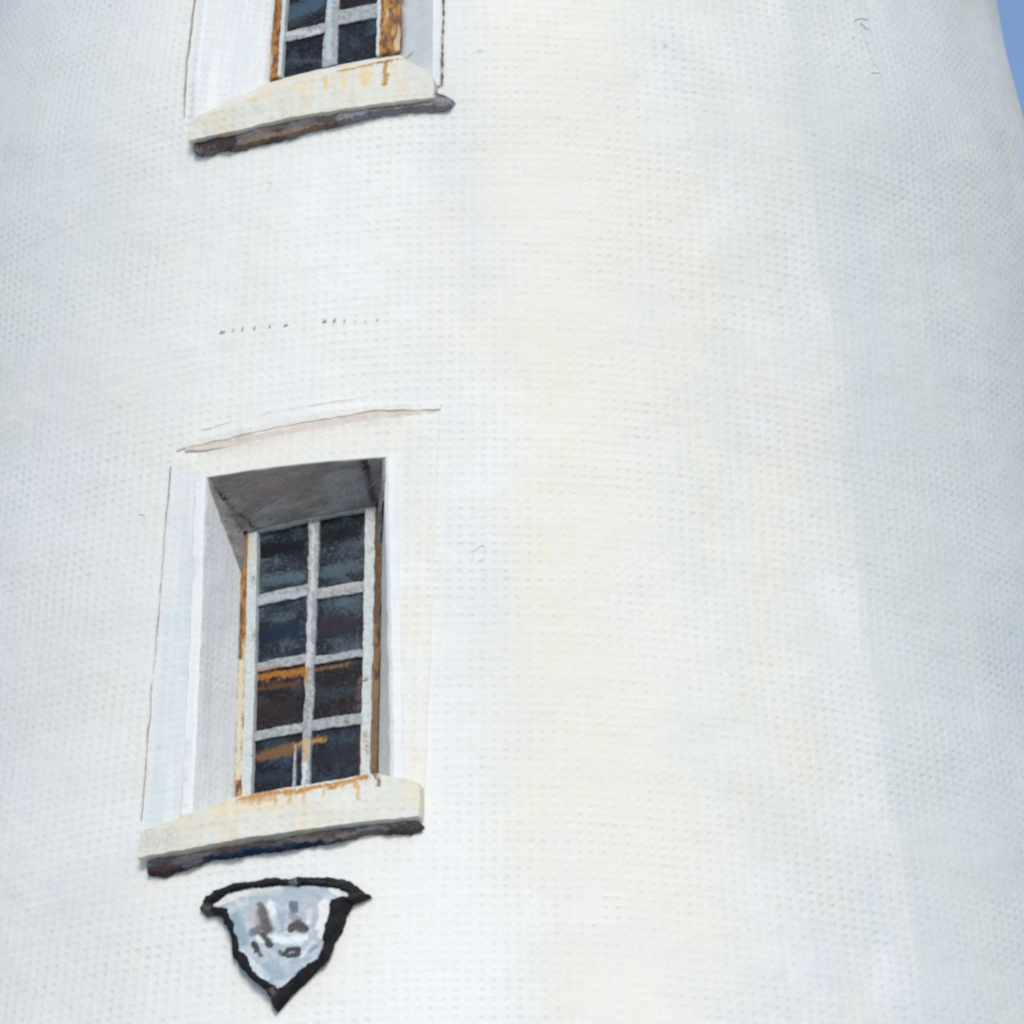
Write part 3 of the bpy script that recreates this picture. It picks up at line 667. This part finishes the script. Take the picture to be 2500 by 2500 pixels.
# short row of dark pits in the render above the lower window
for th, z, sw, sh in ((-23.48, 10.840, 0.3, 0.006), (-22.37, 10.838, 0.09, 0.01), (-21.47, 10.837, 0.09, 0.011), (-20.38, 10.834, 0.11, 0.011), (-19.00, 10.829, 0.13, 0.01), (-17.54, 10.824, 0.2, 0.004), (-14.02, 10.824, 0.2, 0.007), (-13.18, 10.825, 0.12, 0.01), (-12.24, 10.818, 0.09, 0.011), (-11.22, 10.816, 0.05, 0.005), (-10.38, 10.811, 0.05, 0.006), (-9.37, 10.809, 0.09, 0.005)):
    blotch('pit_mark', M_pencil, wall, [(th - sw, z - sh), (th + sw, z - sh * .6), (th + sw, z + sh), (th - sw * .4, z + sh * .7)], -.004, .0035, .004, 1)

# faint curled hairlines in the render coat
M_hair = rusty('pale_grey_hairline', (.71, .72, .72), (.64, .64, .64), (.58, .58, .58))
def hairline(pts):
    m = MB(); prev = None; q = cat_open(pts, 10)
    for k, (th, z) in enumerate(q):
        a, b = q[max(0, k - 1)], q[min(len(q) - 1, k + 1)]; dx, dz = (b[0] - a[0]) * .045, b[1] - a[1]; L = math.hypot(dx, dz) or 1
        h = .0010 * (.5 + abs(noise.noise(Vector((th * 3, z * 30, 0)))) * 2); ox, oz = -dz / L * h / .045, dx / L * h
        r = [m.pt(th - ox, z - oz, -.003), m.pt(th, z, .0035), m.pt(th + ox, z + oz, -.003)]
        if prev: m.f += [(prev[0], prev[1], r[1], r[0]), (prev[1], prev[2], r[2], r[1])]
        prev = r
    m.build('hairline', M_hair, wall)
def cat_open(p, n):
    p = [p[0]] + list(p) + [p[-1]]; out = []
    for i in range(1, len(p) - 2):
        for k in range(n):
            t = k / n; out.append(tuple(.5 * (2 * p[i][x] + (p[i + 1][x] - p[i - 1][x]) * t + (2 * p[i - 1][x] - 5 * p[i][x] + 4 * p[i + 1][x] - p[i + 2][x]) * t * t + (3 * p[i][x] - p[i - 1][x] - 3 * p[i + 1][x] + p[i + 2][x]) * t ** 3) for x in (0, 1)))
    return out
for hl in ([(37.28, 12.352), (37.87, 12.441), (39.67, 12.476), (39.61, 12.427), (38.55, 12.437), (38.89, 12.336), (39.23, 12.262), (39.95, 12.220), (38.57, 12.194)],
           [(37.19, 10.165), (36.81, 10.206), (37.64, 10.227)],
           [(-1.17, 9.762), (-0.96, 9.806), (-0.23, 9.828), (-0.09, 9.784), (-0.74, 9.757)],
           [(-19.77, 11.495), (-19.39, 11.456), (-19.97, 11.432)],
           [(-30.09, 10.069), (-29.78, 10.100), (-30.50, 10.118)]):
    hairline(hl)
# ---------------------------------------------------------------- heraldic shield on the wall
SH = bpy.data.objects.new('wall_shield', None); S.collection.objects.link(SH)
SH['label'] = 'small blue-grey shield with ragged black border fixed below the lower window'
SH['category'] = 'shield plaque'
SO = [(-22.00, 8.401), (-21.60, 8.445), (-20.67, 8.472), (-18.07, 8.494), (-15.88, 8.493), (-13.72, 8.488), (-11.58, 8.479), (-10.13, 8.464), (-8.28, 8.390), (-9.78, 8.368), (-10.22, 8.324), (-10.45, 8.264), (-11.07, 8.215), (-11.63, 8.152), (-12.93, 8.081), (-14.13, 8.021), (-15.15, 7.962), (-15.69, 8.018), (-16.93, 8.083), (-18.20, 8.155), (-18.85, 8.205), (-19.01, 8.271), (-19.78, 8.352), (-20.47, 8.374), (-21.33, 8.372)]
SI = [(-20.67, 8.408), (-19.99, 8.425), (-19.20, 8.440), (-17.41, 8.448), (-14.85, 8.447), (-13.48, 8.444), (-11.25, 8.431), (-10.28, 8.398), (-10.55, 8.386), (-11.60, 8.382), (-11.63, 8.318), (-11.73, 8.268), (-11.97, 8.219), (-12.29, 8.154), (-13.33, 8.108), (-14.70, 8.058), (-15.07, 8.051), (-15.46, 8.059), (-16.68, 8.117), (-17.64, 8.178), (-18.07, 8.210), (-18.41, 8.278), (-19.08, 8.358), (-19.53, 8.388), (-20.45, 8.397)]
def cat(pts, n):     # resample a closed outline with softened corners
    out = []; k = len(pts)
    for i in range(k):
        p0, p1, p2, p3 = [pts[(i + d) % k] for d in (-1, 0, 1, 2)]
        for q in range(n):
            t = q / n; c = []
            for x in (0, 1):
                h = .5 * ((2 * p1[x]) + (p2[x] - p0[x]) * t + (2 * p0[x] - 5 * p1[x] + 4 * p2[x] - p3[x]) * t * t + (3 * p1[x] - p0[x] - 3 * p2[x] + p3[x]) * t ** 3)
                c.append(.45 * h + .55 * (p1[x] + (p2[x] - p1[x]) * t))
            out.append(tuple(c))
    return out
a, b = cat(SO, 12), cat(SI, 12)
m = MB(); rows = []
for k in range(len(a)):
    L = lambda t: (a[k][0] + (b[k][0] - a[k][0]) * t, a[k][1] + (b[k][1] - a[k][1]) * t)
    rows.append([m.pt(*L(.04), -.01, .006), m.pt(*L(.09), .024, .010), m.pt(*L(.4), .050, .010), m.pt(*L(.72), .054, .010), m.pt(*L(.94), .038, .009), m.pt(*L(1.04), .01, .005)])
for k in range(len(rows)):
    r, s = rows[k], rows[(k + 1) % len(rows)]
    for q in range(5): m.f.append((r[q], r[q + 1], s[q + 1], s[q]))
m.build('border', M_black, SH)
# field: a close grid of small facets cut to the shield outline, gently domed and uneven
inner = [(p[0] + (q[0] - p[0]) * .62, p[1] + (q[1] - p[1]) * .62) for p, q in zip(a, b)]
def inside(x, y):
    c = False
    for p, q in zip(inner, inner[1:] + inner[:1]):
        if (p[1] > y) != (q[1] > y) and x < (q[0] - p[0]) * (y - p[1]) / (q[1] - p[1]) + p[0]: c = not c
    return c
m = MB(); ids = {}; gx, gz = .11, .005
def gp(i, j):
    if (i, j) not in ids:
        q = Vector((i * .05, j * .05, 0))
        ids[i, j] = m.pt(-24.5 + i * gx, 8.0 + j * gz, .036 + .004 * noise.noise(q * 2.2) + .003 * noise.noise(q * 6))
    return ids[i, j]
for i in range(150):
    for j in range(120):
        if inside(-24.5 + (i + .5) * gx, 8.0 + (j + .5) * gz): m.f.append((gp(i, j), gp(i + 1, j), gp(i + 1, j + 1), gp(i, j + 1)))
fld = m.build('field', M_shield, SH)
